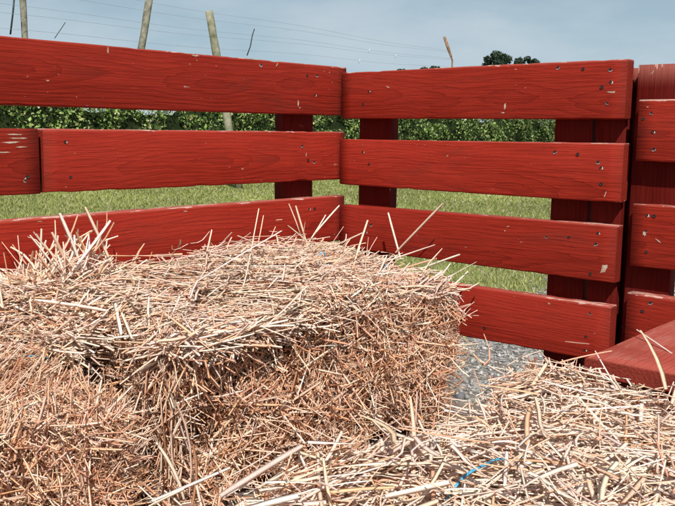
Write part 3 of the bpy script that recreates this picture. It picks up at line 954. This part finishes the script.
def tree(name, label, loc, height, crown_r, seed, nleaf, trunk_h):
    r = np.random.default_rng(seed)
    t = empty(name, loc, label, 'tree', 'trees on the skyline')
    pts = [(0, 0, 0), (.1, .1, height * .3), (-.1, .15, height * .6), (0, 0, height * .9)]
    link('trunk', tube_mesh('trunk', pts, [.35, .28, .18, .06], 8), M_bark, t)
    P = []; 
    nc = 46
    cz = r.uniform(trunk_h, height, nc); ca = r.uniform(0, 6.28, nc)
    env = crown_r * np.sqrt(np.clip(1 - ((cz - (trunk_h + height) / 2) / ((height - trunk_h) / 2 + .3)) ** 2, .05, 1))
    cr = env * np.sqrt(r.random(nc)) * .8
    lobe = r.uniform(.16, .46, nc) * crown_r * .75
    cen = np.stack([np.cos(ca) * cr, np.sin(ca) * cr, np.minimum(cz, height - lobe * .8 - r.uniform(0, .5, nc))], 1)
    k = r.integers(0, nc, nleaf)
    off = unit(r.normal(0, 1, (nleaf, 3))) * (r.random(nleaf) ** .4)[:, None] * lobe[k][:, None] * np.array([1, 1, .8])
    P = cen[k] + off
    col = np.array([(.030, .052, .030)]) * r.uniform(.6, 1.9, (nleaf, 1))
    link('crown', leaves_mesh('crown', P, unit(off), r.uniform(.16, .38, nleaf), col, seed), M_leaf, t)

tree('broadleaf_tree', 'larger dark round tree on the skyline, left of the smallest bush-like one', (-55.0, 92.07, 0), 11.1, 2.9, 1, 12000, 4.0)
tree('broadleaf_tree', 'smaller dark tree just right of the large skyline tree', (-51.9, 93.9, 0), 10.5, 2.0, 2, 7000, 4.0)
tree('broadleaf_tree', 'tiny tree top showing just above the red rail near the wire ends', (-62.41, 87.36, 0), 9.25, 1.3, 3, 2200, 4.0)
tree('broadleaf_tree', 'faint low tree top farthest left on the skyline', (-64.6, 85.8, 0), 8.95, 1.3, 4, 2000, 4.0)
tree('broadleaf_tree', 'small tree top just left of the rusty stake', (-61.29, 88.15, 0), 9.4, 1.2, 5, 2000, 4.0)

# ------------------------------------------------------------------ trellis posts and wires
def post(label, base, top, rad, mat, seed):
    rng = random.Random(seed)
    b = Vector(base); t = Vector(top)
    pts = []; rads = []
    for i in range(15):
        u = i / 14
        p = b.lerp(t, u) - b
        pts.append((p.x + rng.uniform(-.006, .006), p.y + rng.uniform(-.006, .006), p.z)); rads.append(rad * (1.05 - .1 * u) * rng.uniform(.95, 1.05))
    o = link('wooden_post', tube_mesh('wooden_post', pts, rads, 10), mat, None, base)
    tag(o, label, 'post', 'weathered posts of the wire trellis')
    return o
def at_ground(a, b_):
    """extend the line through two world points down to z = 0"""
    a, b_ = Vector(a), Vector(b_)
    k = a.z / (a.z - b_.z)
    return tuple(a + (b_ - a) * k)
p1t, p1b = (-12.78, 6.03, 3.62), (-12.77, 6.05, 2.7)
post('pale thin weathered post, leftmost against the sky', at_ground(p1t, p1b), p1t, .058, M_post, 1)
p2t, p2b = (-12.74, 8.75, 3.85), (-12.85, 8.60, 2.74)
post('grey post leaning right, rising out of the top of the photo', at_ground(p2t, p2b), p2t, .075, M_post, 2)
p3t, p3b = (-11.22, 8.99, 3.40), (-11.13, 9.09, 2.58)
post('mossy greenish post leaning left, its sawn top in view', at_ground(p3t, p3b), p3t, .078, M_post_g, 3)

s = link('metal_stake', tube_mesh('metal_stake', [(0, 0, 0), (.02, .02, 2.6), (.03, .02, 3.45), (-.06, -.08, 3.8), (-.17, -.19, 4.2)], [.035, .03, .025, .05, .045], 6), M_stake, None, (-14.24, 21.72, 0))
tag(s, 'thin rusty stake with a bent top, alone against the sky', 'stake')

WL = [(-12.42, 5.44, 3.70), (-12.42, 5.44, 3.49), (-12.43, 5.43, 3.24), (-12.43, 5.42, 3.09), (-12.43, 5.41, 2.83)]
WR = [3.70, 3.66, 3.47, 3.43, 3.20]
TIE0 = [(-12.49, 5.73, 3.43), (-12.51, 5.7, 3.13), (-12.54, 5.65, 2.75)]
LBL = ['uppermost thin trellis wire across the sky', 'second thin trellis wire from the top', 'middle thin trellis wire behind the leaning posts', 'fourth trellis wire from the top, above the lowest', 'lowest trellis wire, nearest the red rail']
def ties(w, mesh_pts, mat, rad, name):
    link(name, tube_mesh(name, mesh_pts, rad, 5), mat, w)
for i, (a, zr) in enumerate(zip(WL, WR)):
    A = Vector(a); B = Vector((-13.94, 21.2, zr)); A2 = A + (A - B) * .45
    pts = []
    for k in range(41):
        u = k / 40
        p = A2.lerp(B, u); p.z -= math.sin(u * PI * 3) ** 2 * .05
        pts.append(tuple(p - A2))
    w = link('trellis_wire', tube_mesh('trellis_wire', pts, .0028, 4), M_wire, None, tuple(A2))
    tag(w, LBL[i], 'wire', 'thin wires strung on the trellis posts')
    rel = lambda P: tuple(Vector(P) - A2)
    if i == 1:   # dark strips tied to the wires
        ties(w, [rel(q) for q in TIE0], M_tie, .016, 'tie_strip')
    if i == 2:
        ties(w, [rel((-12.93, 6.96, 3.11)), rel((-12.99, 6.88, 2.96)), rel((-13.04, 6.79, 2.81))], M_tie, .007, 'tie_strip')
        ties(w, [rel((-12.85, 11.7, 3.43)), rel((-12.88, 11.66, 3.27)), rel((-12.91, 11.63, 3.04)), rel((-12.96, 11.57, 2.83))], M_tie, .013, 'tie_strip')
    if i in (2, 3, 4):
        u = (.80, .86, .78)[i - 2]
        p = A2.lerp(B, u); p.z -= math.sin(u * PI * 3) ** 2 * .05
        ties(w, [rel(p + Vector((0, 0, .03))), rel(p), rel(p - Vector((.02, .02, .07)))], M_white, .010, 'insulator')

# ------------------------------------------------------------------ sky, sun, camera
sun_dir = Vector((.64, -.60, 1.0)).normalized()
el = math.asin(sun_dir.z); az = math.atan2(sun_dir.x, sun_dir.y)
w = bpy.data.worlds.new("World"); bpy.context.scene.world = w
w.use_nodes = True
nt = w.node_tree; nt.nodes.clear()
out = nt.nodes.new('ShaderNodeOutputWorld'); bg = nt.nodes.new('ShaderNodeBackground')
sky = nt.nodes.new('ShaderNodeTexSky'); sky.sky_type = 'NISHITA'; sky.sun_disc = False
sky.sun_elevation = el; sky.sun_rotation = az
sky.air_density = 1.0; sky.dust_density = 1.2; sky.ozone_density = 1.6
tc = nt.nodes.new('ShaderNodeTexCoord')
mp = nt.nodes.new('ShaderNodeMapping'); mp.inputs['Scale'].default_value = (1, 1, 3.0)
nz = nt.nodes.new('ShaderNodeTexNoise'); nz.inputs['Scale'].default_value = 3.2; nz.inputs['Detail'].default_value = 6; nz.inputs['Roughness'].default_value = .55
rp = nt.nodes.new('ShaderNodeValToRGB'); rp.color_ramp.elements[0].position = .42; rp.color_ramp.elements[1].position = .72
rp.color_ramp.elements[0].color = (0, 0, 0, 1); rp.color_ramp.elements[1].color = (.62, .62, .62, 1)
mx = nt.nodes.new('ShaderNodeMix'); mx.data_type = 'RGBA'
SKY = .056
mx.inputs[7].default_value = (.68 / SKY, .74 / SKY, .79 / SKY, 1)
L = nt.links.new
L(tc.outputs['Generated'], mp.inputs[0]); L(mp.outputs[0], nz.inputs['Vector']); L(nz.outputs['Fac'], rp.inputs[0])
# pale summer haze, thickest at the horizon
sp = nt.nodes.new('ShaderNodeSeparateXYZ'); L(tc.outputs['Generated'], sp.inputs[0])
hz = nt.nodes.new('ShaderNodeMapRange'); hz.interpolation_type = 'SMOOTHSTEP'
hz.inputs[1].default_value = -.02; hz.inputs[2].default_value = .50; hz.inputs[3].default_value = .86; hz.inputs[4].default_value = 0.0
L(sp.outputs[2], hz.inputs[0])
mh = nt.nodes.new('ShaderNodeMix'); mh.data_type = 'RGBA'
mh.inputs[7].default_value = (.44 / SKY, .595 / SKY, .705 / SKY, 1)
L(hz.outputs[0], mh.inputs[0]); L(sky.outputs[0], mh.inputs[6])
L(rp.outputs[0], mx.inputs[0]); L(mh.outputs[2], mx.inputs[6]); L(mx.outputs[2], bg.inputs[0])
bg.inputs[1].default_value = SKY
L(bg.outputs[0], out.inputs[0])

sd = bpy.data.lights.new('sun', 'SUN'); sd.energy = 5.0; sd.angle = math.radians(.6); sd.color = (1, .965, .92)
so = bpy.data.objects.new('sun', sd); C.objects.link(so)
so.rotation_euler = sun_dir.to_track_quat('Z', 'Y').to_euler(); so.location = (3, -4, 8)

cd = bpy.data.cameras.new('camera'); co = bpy.data.objects.new('camera', cd); C.objects.link(co)
cd.sensor_width = 36; cd.sensor_fit = 'HORIZONTAL'; cd.lens = 45.627
cd.clip_start = .02; cd.clip_end = 6000
r_ = Vector((0.75069224, 0.66053168, 0.01261222)); u_ = Vector((-0.10407665, 0.09938751, 0.98959091)); b_ = Vector((0.65240265, -0.74419085, 0.14335536))
Mx = Matrix((r_, u_, b_)).transposed().to_4x4(); Mx.translation = (1.74896593, -1.99638388, G)
co.matrix_world = Mx
sc = bpy.context.scene
sc.camera = co
sc.view_settings.view_transform = 'Standard'; sc.view_settings.look = 'None'; sc.view_settings.exposure = 0; sc.view_settings.gamma = 1
sc.render.engine = 'CYCLES'
sc.cycles.max_bounces = 6; sc.cycles.diffuse_bounces = 4; sc.cycles.glossy_bounces = 2; sc.cycles.transmission_bounces = 4
